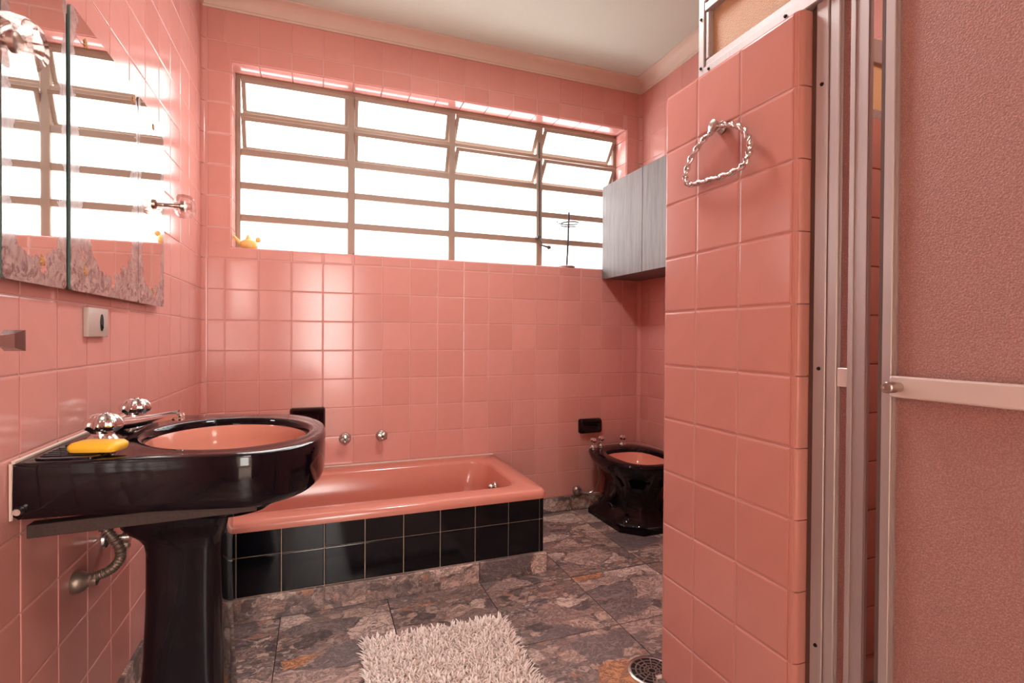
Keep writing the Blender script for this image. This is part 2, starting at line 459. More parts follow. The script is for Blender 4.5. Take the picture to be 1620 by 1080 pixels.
# window reveal tiles
YW = .135
def reveal(x0, x1, y0, y1, z0, z1):
    MB().box(x0, x1, y0, y1, z0, z1, .002, 1).build('reveal_tile', M_tile, wall_back)
xx = [WX0] + [.104 + PT * i for i in range(1, 16)] + [WX1]
for a, b in zip(xx[:-1], xx[1:]):
    reveal(a + .0015, b - .0015, .003, YW + .02, WZ0, WZ0 + .006)
    reveal(a + .0015, b - .0015, .003, YW + .02, WZ1 - .006, WZ1)
zz = [WZ0 + .006] + [r for r in ROWS if WZ0 + .03 < r < WZ1 - .03] + [WZ1 - .006]
for a, b in zip(zz[:-1], zz[1:]):
    reveal(WX0, WX0 + .006, .003, YW + .02, a + .0015, b - .0015)
    reveal(WX1 - .006, WX1, .003, YW + .02, a + .0015, b - .0015)

# concave corner trims, one piece per course
def cove(parent, cx, sgn):
    c = CV - .006
    prof = [(cx, -CV)] + [(cx + sgn * (.006 + c * (1 - math.cos(R(15 * i)))), -(.006 + c * (1 - math.sin(R(15 * i))))) for i in range(7)] + [(cx + sgn * CV, 0), (cx, 0)]
    me = MB().prism([(x - cx, y) for x, y in prof], 'z', -(PT - GR) / 2, (PT - GR) / 2).mesh('cove_tile', M_tile)
    for k in range(17): link('cove_tile', me, parent, (cx, 0, Z0 + PT * (k + .5)))

# ------------------------------------------------------------------ left wall
wl = MB().box(-.2, .0042, YF, 0, -.1, CEIL)
wall_left = tag(wl.build('wall_left', M_grout, smooth=False), 'left wall of pink glazed tiles behind the black sink', 'wall', kind='structure')
ul = [-CV, -.1066] + [-.1066 - PT * i for i in range(1, 14)]
for i in range(len(ul) - 1):
    for k in range(17): put_tile(wall_left, ul[i + 1], ul[i], ROWS[k], ROWS[k + 1], 0, '+x', jitter=.16)
ue = [ul[-1] - PT * i for i in range(0, 11)]
tile_sheet(wall_left, ue[::-1], ROWS, 0, '+x')
cove(wall_left, 0, 1)

# ------------------------------------------------------------------ right wall
wall_right = tag(MB().box(W - .0042, W + .2, YF, 0, -.1, CEIL).build('wall_right', M_grout, smooth=False), 'right wall of pink tiles behind the bidet', 'wall', kind='structure')
ur = [-CV] + [-.1066 - PT * i for i in range(0, 6)]
for i in range(len(ur) - 1):
    for k in range(17): put_tile(wall_right, ur[i + 1], ur[i], ROWS[k], ROWS[k + 1], W, '-x')
ue2 = [ur[-1] - PT * i for i in range(0, 19)]
tile_sheet(wall_right, ue2[::-1], ROWS, W, '-x')
cove(wall_right, W, -1)

# ------------------------------------------------------------------ wall behind the camera with a door opening to the hall
DX0, DX1, DZ = .24, .92, 2.05
wf = MB(); wf.box(-.2, DX0, YF - .12, YF, -.1, CEIL); wf.box(DX1, W + .2, YF - .12, YF, -.1, CEIL); wf.box(DX0, DX1, YF - .12, YF, DZ, CEIL); wf.box(DX0, DX1, YF - .12, YF, -.1, 0)
wall_front = tag(wf.build('wall_front', M_grout, smooth=False), 'wall with the doorway behind the camera', 'wall', kind='structure')
tile_sheet(wall_front, [DX1 + .08 + PT * i for i in range(0, 10)], ROWS, YF, '+y')
dm = MB()
dm.box(DX0 - .07, DX0, YF - .13, YF + .015, 0, DZ + .07, .003, 1); dm.box(DX1, DX1 + .07, YF - .13, YF + .015, 0, DZ + .07, .003, 1); dm.box(DX0, DX1, YF - .13, YF + .015, DZ, DZ + .07, .003, 1)
tag(dm.build('door_1', M_white, smooth=False), 'white frame of the open doorway behind the camera', 'door', kind='structure')
hall = MB()
hall.box(-.6, 2.2, -5.4, YF - .12, -.1, 0); hall.box(-.6, 2.2, -5.4, YF - .12, 2.6, 2.7)
hall.box(-.7, -.6, -5.4, YF - .12, 0, 2.6); hall.box(2.2, 2.3, -5.4, YF - .12, 0, 2.6); hall.box(-.7, 2.3, -5.5, -5.4, 0, 2.6)
tag(hall.build('wall_hall', M_plaster, smooth=False), 'pale plaster hallway beyond the doorway', 'wall', kind='structure')

hw = MB()
for q in ((.27, .31, .36, 2.14), (1.01, 1.05, .36, 2.14), (.31, 1.01, .36, .40), (.31, 1.01, 2.10, 2.14)): hw.box(q[0], q[1], -5.40, -5.32, q[2], q[3], .003, 1)
tag(hw.build('fill_panel_frame', M_white, smooth=False), 'white frame around the added hall light panel behind the camera', 'window', kind='structure')  # dressing put round the added light panel
# ------------------------------------------------------------------ ceiling and cornices
ceiling = tag(MB().box(-.2, W + .2, YF - .12, T, CEIL, CEIL + .1).build('ceiling', M_ceil, smooth=False), 'off-white painted ceiling', 'ceiling', kind='structure')
def cornice_prof():
    p = [(0, 2.672), (.012, 2.672), (.012, 2.684)]
    for i in range(9):
        a = R(90 * i / 8); p.append((.016 + .055 * (1 - math.cos(a)), 2.684 + .050 * math.sin(a)))
    p += [(.085, 2.734), (.085, CEIL + .005), (0, CEIL + .005)]
    return p
CP = cornice_prof()
def cornice(name, corners, label):
    # mitred run: corners = list of (x, y, inward direction)
    rings = [[(x + dx * d, y + dy * d, z) for d, z in CP] for x, y, dx, dy in corners]
    tag(MB().loft(rings).build(name, M_cornice), label, 'cornice', kind='structure')
cornice('trim_1', [(0, 0, 1, -1), (W, 0, -1, -1)], 'plaster cove cornice above the window wall')
cornice('trim_2', [(W, 0, -1, -1), (W, YF, -1, 1)], 'plaster cove cornice along the right wall')
cornice('trim_3', [(0, YF, 1, 1), (0, 0, 1, -1)], 'plaster cove cornice along the left wall')

# ------------------------------------------------------------------ baseboards of marble
def baseboard(name, label, pieces):
    root = tag(MB().box(*pieces[0], .002, 1).build(name, M_marble, smooth=False), label, 'baseboard', kind='structure')
    for q in pieces[1:]: MB().box(*q, .002, 1).build('marble_piece', M_marble, root, smooth=False)
baseboard('baseboard_back', 'marble baseboard under the back wall tiles beside the bidet', [(1.525, 2.02, -.016, 0, 0, Z0), (2.022, W, -.016, 0, 0, Z0)])
baseboard('baseboard_left', 'marble baseboard under the left wall tiles behind the pedestal', [(0, .016, -1.22, -.76, 0, Z0), (0, .016, -2.0, -1.222, 0, Z0), (0, .016, -2.9, -2.002, 0, Z0), (0, .016, YF, -2.902, 0, Z0)])
baseboard('baseboard_right', 'marble baseboard under the right wall tiles', [(W - .016, W, -.9, -.018, 0, Z0), (W - .016, W, -1.638, -.902, 0, Z0)])

# ------------------------------------------------------------------ window
win = tag(bpy.data.objects.new('window_1', None), 'long steel window of frosted panes with tilting upper sashes', 'window', kind='structure'); COL.objects.link(win)
FX0, FX1, FZ0, FZ1 = WX0 + .006, WX1 - .006, WZ0 + .006, WZ1 - .006
fw = .022
YA, YB = YW - .012, YW + .016
fr = MB()
fr.box(FX0, FX0 + fw, YA, YB, FZ0, FZ1, .002, 1); fr.box(FX1 - fw, FX1, YA, YB, FZ0, FZ1, .002, 1)
fr.box(FX0 + fw, FX1 - fw, YA, YB, FZ1 - fw, FZ1, .002, 1); fr.box(FX0 + fw, FX1 - fw, YA, YB, FZ0, FZ0 + .018, .002, 1)
fr.build('frame', M_frame, win, smooth=False)
MX = [FX0 + fw / 2, .708, 1.281, 1.850, FX1 - fw / 2]
MZ = [FZ0 + .009, 1.693, 1.861, 2.035, 2.226, FZ1 - fw / 2]
for x in MX[1:4]: MB().box(x - .019, x + .019, YA - .004, YB, FZ0 + .018, FZ1 - fw, .002, 1).build('mullion', M_frame, win, smooth=False)
for c in range(4):
    for z in MZ[1:4]: MB().box(MX[c] + .012, MX[c + 1] - .012, YA + .001, YB - .001, z - .0175, z + .0175, .002, 1).build('glazing_bar', M_frame, win, smooth=False)
    for r in range(3):
        MB().box(MX[c] + .011, MX[c + 1] - .011, YW - .002, YW + .002, MZ[r] + .009, MZ[r + 1] - .010).build('pane', M_pane, win, smooth=False)
    for r in (3, 4):
        x0, x1, z0, z1 = MX[c] + .016, MX[c + 1] - .016, MZ[r] + .013, MZ[r + 1] - .010
        hh = (z1 - z0) / 2; sb = MB(); b = .020
        sb.box(x0, x1, -.009, .009, -hh, -hh + b, .0015, 1); sb.box(x0, x1, -.009, .009, hh - b, hh, .0015, 1)
        sb.box(x0, x0 + b, -.0085, .0085, -hh + b, hh - b, .0015, 1); sb.box(x1 - b, x1, -.0085, .0085, -hh + b, hh - b, .0015, 1)
        s_ = sb.build('sash', M_frame, win, smooth=False)
        p_ = MB().box(x0 + b - .003, x1 - b + .003, -.002, .002, -hh + b - .003, hh - b + .003).build('pane', M_pane, s_, smooth=False)
        s_.location = (0, YW, (z0 + z1) / 2); s_.rotation_euler = (R(24 if c < 2 else 38), 0, 0)
    if True:
        MB().box(MX[c] + .012, MX[c + 1] - .012, YA + .001, YB - .001, MZ[4] - .010, MZ[4] + .010, .002, 1).build('glazing_bar', M_frame, win, smooth=False)
lev = MB()
lev.tube([(1.833, .095, 2.30), (1.831, .085, 2.1), (1.833, .085, 1.74), (1.836, .082, 1.685), (1.848, .075, 1.655), (1.885, .070, 1.645)], .006, 8)
lev.lathe([(0, -.014), (.009, -.011), (.0135, 0), (.009, .011), (0, .014)], (1.894, .070, 1.644), 'x', 16)
lev.box(1.822, 1.844, .080, YA, 1.70, 1.715, .001, 1)
lev.build('lever', M_wire, win)

# ------------------------------------------------------------------ bathtub
tub = thing('bathtub', 'built-in pink bathtub with a black tiled front along the back wall', 'bathtub', (.76, -.37, 0))
def tb(mb): return shift(mb, .76, -.37, 0)
TX0, TX1, TY0, TY1 = .008, 1.512, -.752, -.009
rg = [rrect(TX0 + .02, TX1 - .012, TY0 + .02, TY1, .03, .345), rrect(TX0, TX1 + .002, TY0, TY1, .035, .348), rrect(TX0, TX1 + .004, TY0 - .003, TY1, .035, .365),
      rrect(TX0, TX1 + .002, TY0 + .002, TY1, .035, .379), rrect(TX0, TX1 - .006, TY0 + .014, TY1, .035, .386),
      rrect(TX0 + .15, TX1 - .075, TY0 + .095, TY1 - .085, .10, .388), rrect(TX0 + .165, TX1 - .088, TY0 + .108, TY1 - .098, .10, .384),
      rrect(TX0 + .175, TX1 - .096, TY0 + .118, TY1 - .107, .10, .370), rrect(TX0 + .21, TX1 - .115, TY0 + .135, TY1 - .125, .11, .26),
      rrect(TX0 + .26, TX1 - .14, TY0 + .155, TY1 - .145, .12, .13), rrect(TX0 + .30, TX1 - .17, TY0 + .185, TY1 - .175, .12, .10), rrect(TX0 + .40, TX1 - .28, TY0 + .27, TY1 - .26, .1, .094)]
tb(MB().loft(rg, cap0=False)).build('tub_shell', M_pinkcer, tub, angle=50)
AF = -.722
ap = MB(); ap.box(.006, 1.508, AF + .006, AF + .06, 0, .343); ap.box(1.45, 1.508, AF + .06, -.018, 0, .343)
apron = tb(ap).build('apron', M_cream, tub, smooth=False)
def ap_tile(x0, x1, z0, z1, plane, nrm):
    o = put_tile(apron, x0, x1, z0, z1, plane, nrm, M_blacktile, .2, .0025); o.location -= Vector((.76, -.37, 0)); return o
tx = [.006, .095] + [.2515 + .1555 * i for i in range(0, 9)]; tx[-1] = min(tx[-1], 1.494)
tx = [.006, .0960, .2515, .4070, .5625, .7180, .8735, 1.029, 1.1845, 1.340, 1.4925, 1.512]
for a, b in zip(tx[:-1], tx[1:]):
    ap_tile(a, b, Z0 + .002, .243, AF + .006, '-y'); ap_tile(a, b, .243, .344, AF + .006, '-y')
ty = [AF + .006, -.56, -.408, -.256, -.104, -.018]
for a, b in zip(ty[:-1], ty[1:]):
    ap_tile(a, b, Z0 + .002, .243, 1.508, '+x'); ap_tile(a, b, .243, .344, 1.508, '+x')
for a, b in ((.006, .56), (.562, 1.20), (1.202, 1.524)):
    tb(MB().box(a, b, AF - .012, AF + .01, 0, Z0, .002, 1)).build('marble_plinth', M_marble, tub, smooth=False)
tb(MB().box(1.505, 1.524, AF + .012, -.017, 0, Z0, .002, 1)).build('marble_plinth', M_marble, tub, smooth=False)
tb(MB().tube([(.01, -.012, .389), (1.50, -.012, .389)], .0045, 8)).build('caulk_line', M_caulk, tub)
ov = tb(MB().lathe([(0, .034), (.012, .034), (.017, .028), (.018, .018), (.013, .010), (.026, .006), (.028, 0), (0, 0)], (1.392, -.37, .305), '-x', 20)).build('overflow_knob', M_oldchrome, tub)

# ------------------------------------------------------------------ tub taps and ceramic holders on the back wall
def wall_tap(x, z, label, turn):
    t = thing('wall_tap', label, 'tap', (x, -.006, z), (0, turn, 0), 'tub taps')
    MB().lathe([(0, .014), (.02, .013), (.029, .008), (.031, .002), (.031, 0), (0, 0)], (0, 0, 0), '-y', 24).build('escutcheon', M_oldchrome, t)
    MB().lathe([(0, .014), (.011, .014), (.011, .026), (.021, .028), (.024, .036), (.021, .044), (.010, .047), (.006, .044), (0, .044)], (0, 0, 0), '-y', 32, 4, .22, 3, 5).build('handle', M_oldchrome, t)
    MB().lathe([(0, .0475), (.005, .0475), (.005, .043), (0, .043)], (0, 0, 0), '-y', 12).build('screw_hole', M_dark, t)
wall_tap(.672, .533, 'left chrome tub tap on the tiles, next to the black holder', 0)
wall_tap(.862, .537, 'right chrome tub tap on the tiles, farther from the black holder', R(30))

def holder(name, label, x0, x1, z0, z1, depth, lip):
    cx, cz = (x0 + x1) / 2, (z0 + z1) / 2
    t = thing(name, label, 'holder', (cx, -.006, cz))
    a, b = (x1 - x0) / 2, (z1 - z0) / 2
    def ring(ins, d, r): return [(x, -d, z) for x, z, _ in rrect(-a + ins, a - ins, -b + ins, b - ins, r, 0)]
    rings = [ring(0, 0, .014), ring(0, depth * .5, .014), ring(.004, depth * .85, .014), ring(.010, depth, .012), ring(.018, depth * .97, .01), ring(.024, depth * .78, .01), ring(.03, depth * .72, .008)]
    MB().loft(rings).build('holder_body', M_black, t, angle=50)
    MB().tube([(-a + .02, -depth * 1.02, -b + .018 + lip), (a - .02, -depth * 1.02, -b + .018 + lip)], .006, 8).build('front_bar', M_black, t)
    return t
holder('ceramic_holder', 'black ceramic soap holder set into the wall behind the sink rim', .402, .573, .555, .708, .055, 0)
holder('ceramic_holder', 'black ceramic paper holder on the wall above the bidet taps', 2.070, 2.228, .474, .566, .03, .0)

# ------------------------------------------------------------------ pedestal sink
SY = -1.367
sink = thing('pedestal_sink', 'glossy black pedestal sink with a pink bowl on the left wall', 'sink', (.004, SY, 0))
TILT = R(1.6)
ZS = .842
BC = (.315, .0)
HW = .302
def out_r(ang, grow=0.0):
    """outline radius from bowl centre: straight sides, square back, round front"""
    c, s_ = math.cos(ang), math.sin(ang); lo, hi = 0., 2.
    def inside(x, y):
        if x < .008 or abs(y) > HW: return False
        if x <= .385: return True
        u = (x - .385) / .170; v = abs(y) / HW
        return u ** 2.0 + v ** 2.35 <= 1
    for _ in range(40):
        m = (lo + hi) / 2
        if inside(BC[0] + m * c, BC[1] + m * s_): lo = m
        else: hi = m
    return lo
ANG = [2 * math.pi * i / 88 for i in range(88)]
for sx in (1, -1):
    ca = math.atan2(sx * HW, .008 - BC[0]) % (2 * math.pi)
    j = min(range(88), key=lambda q: abs(ANG[q] - ca)); ANG[j] = ca
ROUT = [out_r(a) for a in ANG]
def ring_out(ins, z): return [(max(.010, BC[0] + max(.02, r - ins) * math.cos(a)), BC[1] + max(.02, r - ins) * math.sin(a), z) for a, r in zip(ANG, ROUT)]
OB = (.188, .225); OC = (.325, -.01)
def ring_bowl(k, z, dx=0.0):
    return [(OC[0] + dx + OB[0] * k * math.cos(a), OC[1] + OB[1] * k * math.sin(a), z) for a in ANG]
def lerp_ring(r0, r1, t, z): return [(p[0] + (q[0] - p[0]) * t, p[1] + (q[1] - p[1]) * t, z) for p, q in zip(r0, r1)]
rb = ring_out(0, 0)
def skirt(z, ins):     # the skirt's lower edge lifts towards the round front
    out = []
    for (x, y, _), a, r in zip(ring_out(ins, z), ANG, ROUT): out.append((x, y, z - .010 * max(0, min(1, (x - .1) / .3))))
    return out
tip = Matrix.Rotation(TILT, 4, 'Y')
def tilt(mb):
    mb.v = [tuple(tip @ Vector(v) + Vector((0, 0, ZS))) for v in mb.v]; return mb
rings = [ring_bowl(.35, -.195), ring_bowl(.62, -.180), ring_bowl(.85, -.150), ring_bowl(1.05, -.122), skirt(-.108, .035), skirt(-.106, .012), skirt(-.098, .004), skirt(-.085, .0), ring_out(0, -.030),
         ring_out(0, -.010), ring_out(.003, -.003), ring_out(.010, .0), lerp_ring(ring_out(.010, 0), ring_bowl(1.09, 0), .5, -.001), ring_bowl(1.09, -.001), ring_bowl(1.04, .001), ring_bowl(1.0, -.002), ring_bowl(.975, -.010), ring_bowl(.965, -.024)]
tilt(MB().loft(rings, cap1=False)).build('basin', M_black, sink, angle=40)
rings = [ring_bowl(.972, -.018), ring_bowl(.94, -.026), ring_bowl(.90, -.055), ring_bowl(.80, -.09), ring_bowl(.62, -.118), ring_bowl(.38, -.134), ring_bowl(.12, -.140)]
tilt(MB().loft(rings, cap0=False)).build('bowl', M_bowl, sink, angle=60)
tilt(MB().lathe([(0, .004), (.014, .004), (.016, .0), (0, -.002)], (OC[0], OC[1], -.139), 'z', 16)).build('drain_ring', M_oldchrome, sink)
oh = MB(); oh.lathe([(0, .003), (.007, .003), (.009, 0), (0, 0)], (0, 0, 0), '-x', 16)
tilt(shift(oh, -.494, .06, .045)).build('overflow_hole', M_dark, sink)
# soap recess ridges and tap deck
for q in range(5):
    y0 = -.262 + .018 * q
    tilt(MB().tube([(.035, y0, .002), (.125, y0, .002)], .004, 8)).build('soap_ridge', M_black, sink)
tilt(MB().loft([rrect(.028, .135, -.285, -.175, .02, -.002), rrect(.028, .135, -.285, -.175, .02, .004), rrect(.034, .129, -.279, -.181, .016, .005), rrect(.036, .127, -.277, -.183, .016, .0015)])).build('soap_recess', M_black, sink)
tilt(MB().loft([rrect(.022, .118, -.165, .215, .045, -.002), rrect(.022, .118, -.165, .215, .045, .003), rrect(.027, .113, -.160, .210, .042, .005)])).build('tap_deck', M_black, sink)
def sink_knob(x, y, nm='tap_knob'):
    tilt(MB().lathe([(0, .0), (.030, .0), (.031, .007), (.027, .014), (.021, .020), (.020, .026), (0, .026)], (x, y, 0), 'z', 28)).build('tap_base', M_chrome, sink)
    h = MB().lathe([(0, .024), (.022, .024), (.025, .029), (.032, .034), (.035, .042), (.032, .053), (.024, .062), (.013, .067), (.008, .067), (.007, .069), (0, .069)], (x, y, 0), 'z', 64, 8, .10, 2, 6)
    tilt(h).build('tap_knob', M_chrome, sink)
sink_knob(.088, -.124); sink_knob(.066, .165)
sp = MB()
pth = smooth_path([(.070, .02, .006), (.082, .02, .020), (.115, .012, .026), (.160, .002, .036), (.205, -.006, .046)], 6)
rr = []
for i, p in enumerate(pth):
    t = i / (len(pth) - 1); wd = .024 - .007 * t; ht = .017 - .007 * t
    rr.append([(p.x + .0 * math.sin(a), p.y + wd * math.cos(a), p.z + ht * math.sin(a)) for a in [2 * math.pi * q / 16 for q in range(16)]])
tilt(sp.loft(rr)).build('spout', M_chrome, sink)
tipm = MB().lathe([(0, -.012), (.013, -.012), (.0145, -.008), (.013, -.004), (.0145, 0), (.012, .006), (0, .006)], (.205, -.006, .043), 'z', 20)
tilt(tipm).build('spout_tip', M_chrome, sink)
# pedestal
pr = [(0, .095, .340, .135), (.06, .105, .335, .13), (.12, .130, .325, .120), (.30, .150, .317, .115), (.45, .156, .315, .114), (.57, .157, .316, .114), (.592, .153, .318, .116), (.608, .143, .322, .120), (.625, .124, .328, .128), (.642, .113, .332, .134), (.665, .109, .335, .138), (.735, .100, .342, .145)]
MB().loft([rrect(a, b, -h, h, .035, z, 6) for z, a, b, h in pr]).build('pedestal', M_black, sink, angle=40)
# steel brackets that carry the basin
for yb in (-.262, .235):
    b = MB(); b.box(.012, .41, yb, yb + .004, .688, .712, .001, 1); b.box(.012, .41, yb, yb + .028, .710, .714, .001, 1)
    b.box(.385, .408, yb - .002, yb + .03, .70, .72, .002, 1)
    b.v = [(x, y, z + (x - .012) * .022) for x, y, z in b.v]
    b.build('bracket', M_rust, sink)
cl = MB().tube([(.009, -.300, ZS + .002), (.009, .300, ZS + .002)], .004, 6)
cl.v = [(max(.0065, v[0]), v[1], v[2]) for v in cl.v]
cl.build('wall_caulk', M_caulk, sink)
MB().tube([(.006, -.301, ZS), (.006, -.301, ZS - .105)], .003, 6).build('side_caulk', M_caulk, sink)
MB().lathe([(0, .012), (.006, .012), (.008, .004), (.008, 0), (0, 0)], (.02, -.303, .755), '-y', 12).build('fixing_screw', M_oldchrome, sink)
# soap
so = thing('soap_bar', 'yellow bar of soap at the near back corner of the black sink', 'soap', (.120, SY - .232, ZS + .0035), (0, 0, R(-14)))
MB().loft([rrect(-.043, .043, -.026, .026, .012, 0), rrect(-.046, .046, -.029, .029, .014, .006), rrect(-.046, .046, -.029, .029, .014, .012), rrect(-.040, .040, -.023, .023, .01, .018), rrect(-.03, .03, -.015, .015, .01, .019)]).build('soap', M_soap, so, angle=60)
# drain hose
dh = thing('drain_hose', 'grey corrugated drain hose curving from the basin to a chrome wall cap', 'hose', (.02, -1.40, .50))
hp = smooth_path([(.030, -1.40, .508), (.055, -1.40, .512), (.080, -1.40, .524), (.097, -1.40, .548), (.094, -1.40, .575), (.078, -1.40, .604), (.058, -1.40, .640), (.06, -1.395, .70)], 24)
shift(hpm := MB().tube(hp, lambda t: .0105 + .0016 * math.sin(t * 230), 10), .02, -1.40, .50)
hpm.build('corrugated_hose', M_hose, dh, angle=80)
shift(fl := MB().lathe([(0, 0), (.025, 0), (.026, .004), (.0255, .012), (.021, .022), (.014, .028), (.012, .032), (.013, .036), (.013, .046), (0, .046)], (.006, -1.40, .502), 'x', 24), .02, -1.40, .50)
fl.build('wall_cap', M_hose, dh)
sv = thing('supply_valve', 'small chrome supply valve on the tiles behind the pedestal', 'valve', (.006, -1.215, .535))
MB().lathe([(0, 0), (.024, 0), (.022, .006), (.010, .009), (.010, .04), (.015, .042), (.015, .058), (0, .058)], (0, 0, 0), 'x', 18).build('valve_body', M_oldchrome, sv)
MB().tube([(.045, 0, .0), (.045, .03, -.004), (.048, .08, -.01)], .006, 8).build('supply_pipe', M_oldchrome, sv)
MB().lathe([(0, 0), (.012, 0), (.014, .006), (.012, .016), (0, .018)], (.045, 0, -.03), 'z', 8).build('valve_knob', M_oldchrome, sv)

# ------------------------------------------------------------------ mirror triptych on the left wall
XM = .030
mir = thing('wall_mirror', 'three-panel mirror with worn silvering above the black sink', 'mirror', (.0, -1.25, 1.178))
MB().box(.006, XM - .004, -1.80 + 1.25, -.80 + 1.25, .02, .60, .002, 1).build('backing_board', M_back, mir, smooth=False)
def mirror_panel(y0, y1, proud, rtl, rtr):
    n = 8; zt = 1.802 - 1.178; out = []
    def corner(cy, cz, r, a0):
        for i in range(n + 1):
            a = R(a0 + 90 * i / n); out.append((cy + r * math.cos(a), cz + r * math.sin(a)))
    h = (y1 - y0) / 2
    corner(h - rtr, zt - rtr, rtr, 0); corner(-h + rtl, zt - rtl, rtl, 90); corner(-h + .014, .014, .014, 180); corner(h - .014, .014, .014, 270)
    p = bpy.data.objects.new('mirror_panel', MB().prism(out, 'x', XM + proud - .001, XM + proud).mesh('mirror_panel', M_mirror, False)); COL.objects.link(p); p.parent = mir
    g = MB().prism([(y * (1 + .001 / h), z * 1.0) for y, z in out], 'x', XM + proud - .006, XM + proud - .0012).build('glass_edge', M_mirror_edge, p, smooth=False)
    p.location = (0, (y0 + y1) / 2 + 1.25, 0)
    return p
mirror_panel(-1.737, -1.497, 0, .04, .012)
mirror_panel(-1.484, -1.038, .003, .012, .07)
mirror_panel(-1.024, -.752, 0, .02, .06)
M_rosette = plain('rusty_rosette', lin(170, 120, 76), .7, var=.5)
for y, z in ((-1.407, 1.752), (-1.079, 1.764), (-.876, 1.762), (-1.600, 1.226), (-1.410, 1.229), (-.878, 1.225)):
    MB().lathe([(0, .0035), (.004, .003), (.0085, .0015), (.009, 0), (0, 0)], (XM + (.003 if -1.48 < y < -1.04 else 0), y + 1.25, z - 1.178), 'x', 28, 7, .35, 1, 3).build('mirror_screw', M_rosette, mir)
def acrylic_knob(y, z, label, seg):
    t = thing('wall_hook', label, 'hook', (.0062, y, z), (0, 0, 0), 'acrylic wall hooks')
    MB().lathe([(0, 0), (.016, 0), (.016, .004), (.007, .008), (.007, .060), (.017, .064), (.017, .074), (.008, .078), (0, .079)], (0, 0, 0), 'x', 16).build('metal_core', M_oldchrome, t)
    MB().lathe([(.010, .044), (.030, .046), (.042, .056), (.044, .070), (.040, .092), (.030, .103), (.020, .100), (.013, .088), (.010, .044)], (0, 0, 0), 'x', seg, cap=False).build('acrylic_cup', M_clear, t, angle=20 if seg < 16 else 60)
acrylic_knob(-1.80, 1.556, 'clear faceted acrylic hook at the near side of the mirror', 12)
acrylic_knob(-.690, 1.550, 'clear round acrylic hook at the far side of the mirror', 24)

# ------------------------------------------------------------------ outlet, towel bar
ot = thing('wall_outlet', 'beige outlet plate with a toggle under the mirror', 'outlet', (.006, -1.285, 1.111))
MB().box(0, .012, -.062, .062, -.036, .036, .002, 2).build('plate', M_switch, ot)
def slot(y0, a, b_): return MB().loft([[(.0121, y + y0, z) for y, z, _ in ell(0, 0, a, b_, 0, 20)], [(.0127, y + y0, z) for y, z, _ in ell(0, 0, a, b_, 0, 20)]])
slot(-.012, .011, .018).build('toggle_slot', M_dark, ot); slot(.018, .011, .022).build('socket_slot', M_dark, ot)
MB().loft([rrect(-.019, -.004, -.006, .013, .004, .0122), rrect(-.017, -.002, -.010, .006, .004, .026)]).build('toggle', M_white, ot)
tg = ot.children[-1]; tg.data.transform(Matrix(((0, 0, 1, 0), (1, 0, 0, 0), (0, 1, 0, 0), (0, 0, 0, 1))))
twb = thing('towel_bar', 'chrome towel bar end on the left wall at the picture edge', 'towel bar', (.006, -1.95, 1.07))
def sq(y, x, hx, hz): return [(x - hx, y, -hz), (x + hx, y, -hz), (x + hx, y, hz), (x - hx, y, hz)]
MB().loft([sq(-.25, .048, .007, .009), sq(.14, .048, .007, .009), sq(.175, .048, .009, .012), sq(.195, .048, .014, .018), sq(.198, .048, .014, .018)]).build('bar', M_dullchrome, twb, smooth=False)
MB().box(0, .05, .06, .085, -.02, .02, .004, 2).build('post', M_chrome, twb)

# ------------------------------------------------------------------ wooden cabinet on the right wall
cb = thing('wall_cabinet', 'bleached wooden two-door cabinet hung on the right wall by the window', 'cabinet', (2.37, -.46, 1.45))
CX = 2.232
def cbx(mb): return shift(mb, 2.37, -.46, 1.45)
cbx(MB().box(CX + .018, W - .008, -.905, -.012, 1.452, 2.034, .002, 1)).build('carcass', M_wood, cb, smooth=False)
for a, b in ((-.437, -.008), (-.908, -.440)):
    cbx(MB().box(CX, CX + .017, a, b, 1.450, 2.036, .0015, 1)).build('door', M_wood, cb, smooth=False)

# ------------------------------------------------------------------ bidet
bd = thing('bidet', 'black ceramic bidet with a pink bowl by the right wall', 'bidet', (2.27, -.33, 0))
def bx(mb): return shift(mb, 2.27, -.33, 0)
def octo(x0, x1, y0, y1, ch, z): return [(x1, y1 - ch * .4, z), (x1 - ch * .4, y1, z), (x0 + ch * .4, y1, z), (x0, y1 - ch * .4, z), (x0, y0 + ch, z), (x0 + ch, y0, z), (x1 - ch, y0, z), (x1, y0 + ch, z)]
def sub8(r, m=4):
    out = []
    for i in range(8):
        p, q = r[i], r[(i + 1) % 8]
        for k in range(m): out.append(tuple(p[j] + (q[j] - p[j]) * k / m for j in range(3)))
    return out
def dsh(z, x0, x1, y0, y1, k):    # blend of octagon foot to rounded rim, 32 points starting at the same angle
    o = sub8(octo(x0, x1, y0, y1, min(.1, (x1 - x0) * .28), z)); out = []
    cx, cy = (x0 + x1) / 2, (y0 + y1) / 2
    for px, py, pz in o:
        a = math.atan2((py - cy) / ((y1 - y0) / 2), (px - cx) / ((x1 - x0) / 2)); e = 2.9
        c, s_ = math.cos(a), math.sin(a)
        f = (abs(c) ** e + abs(s_) ** e) ** (-1 / e)
        ex, ey = cx + f * c * (x1 - x0) / 2, cy + f * s_ * (y1 - y0) / 2
        out.append((px + (ex - px) * k, py + (ey - py) * k, pz))
    return out
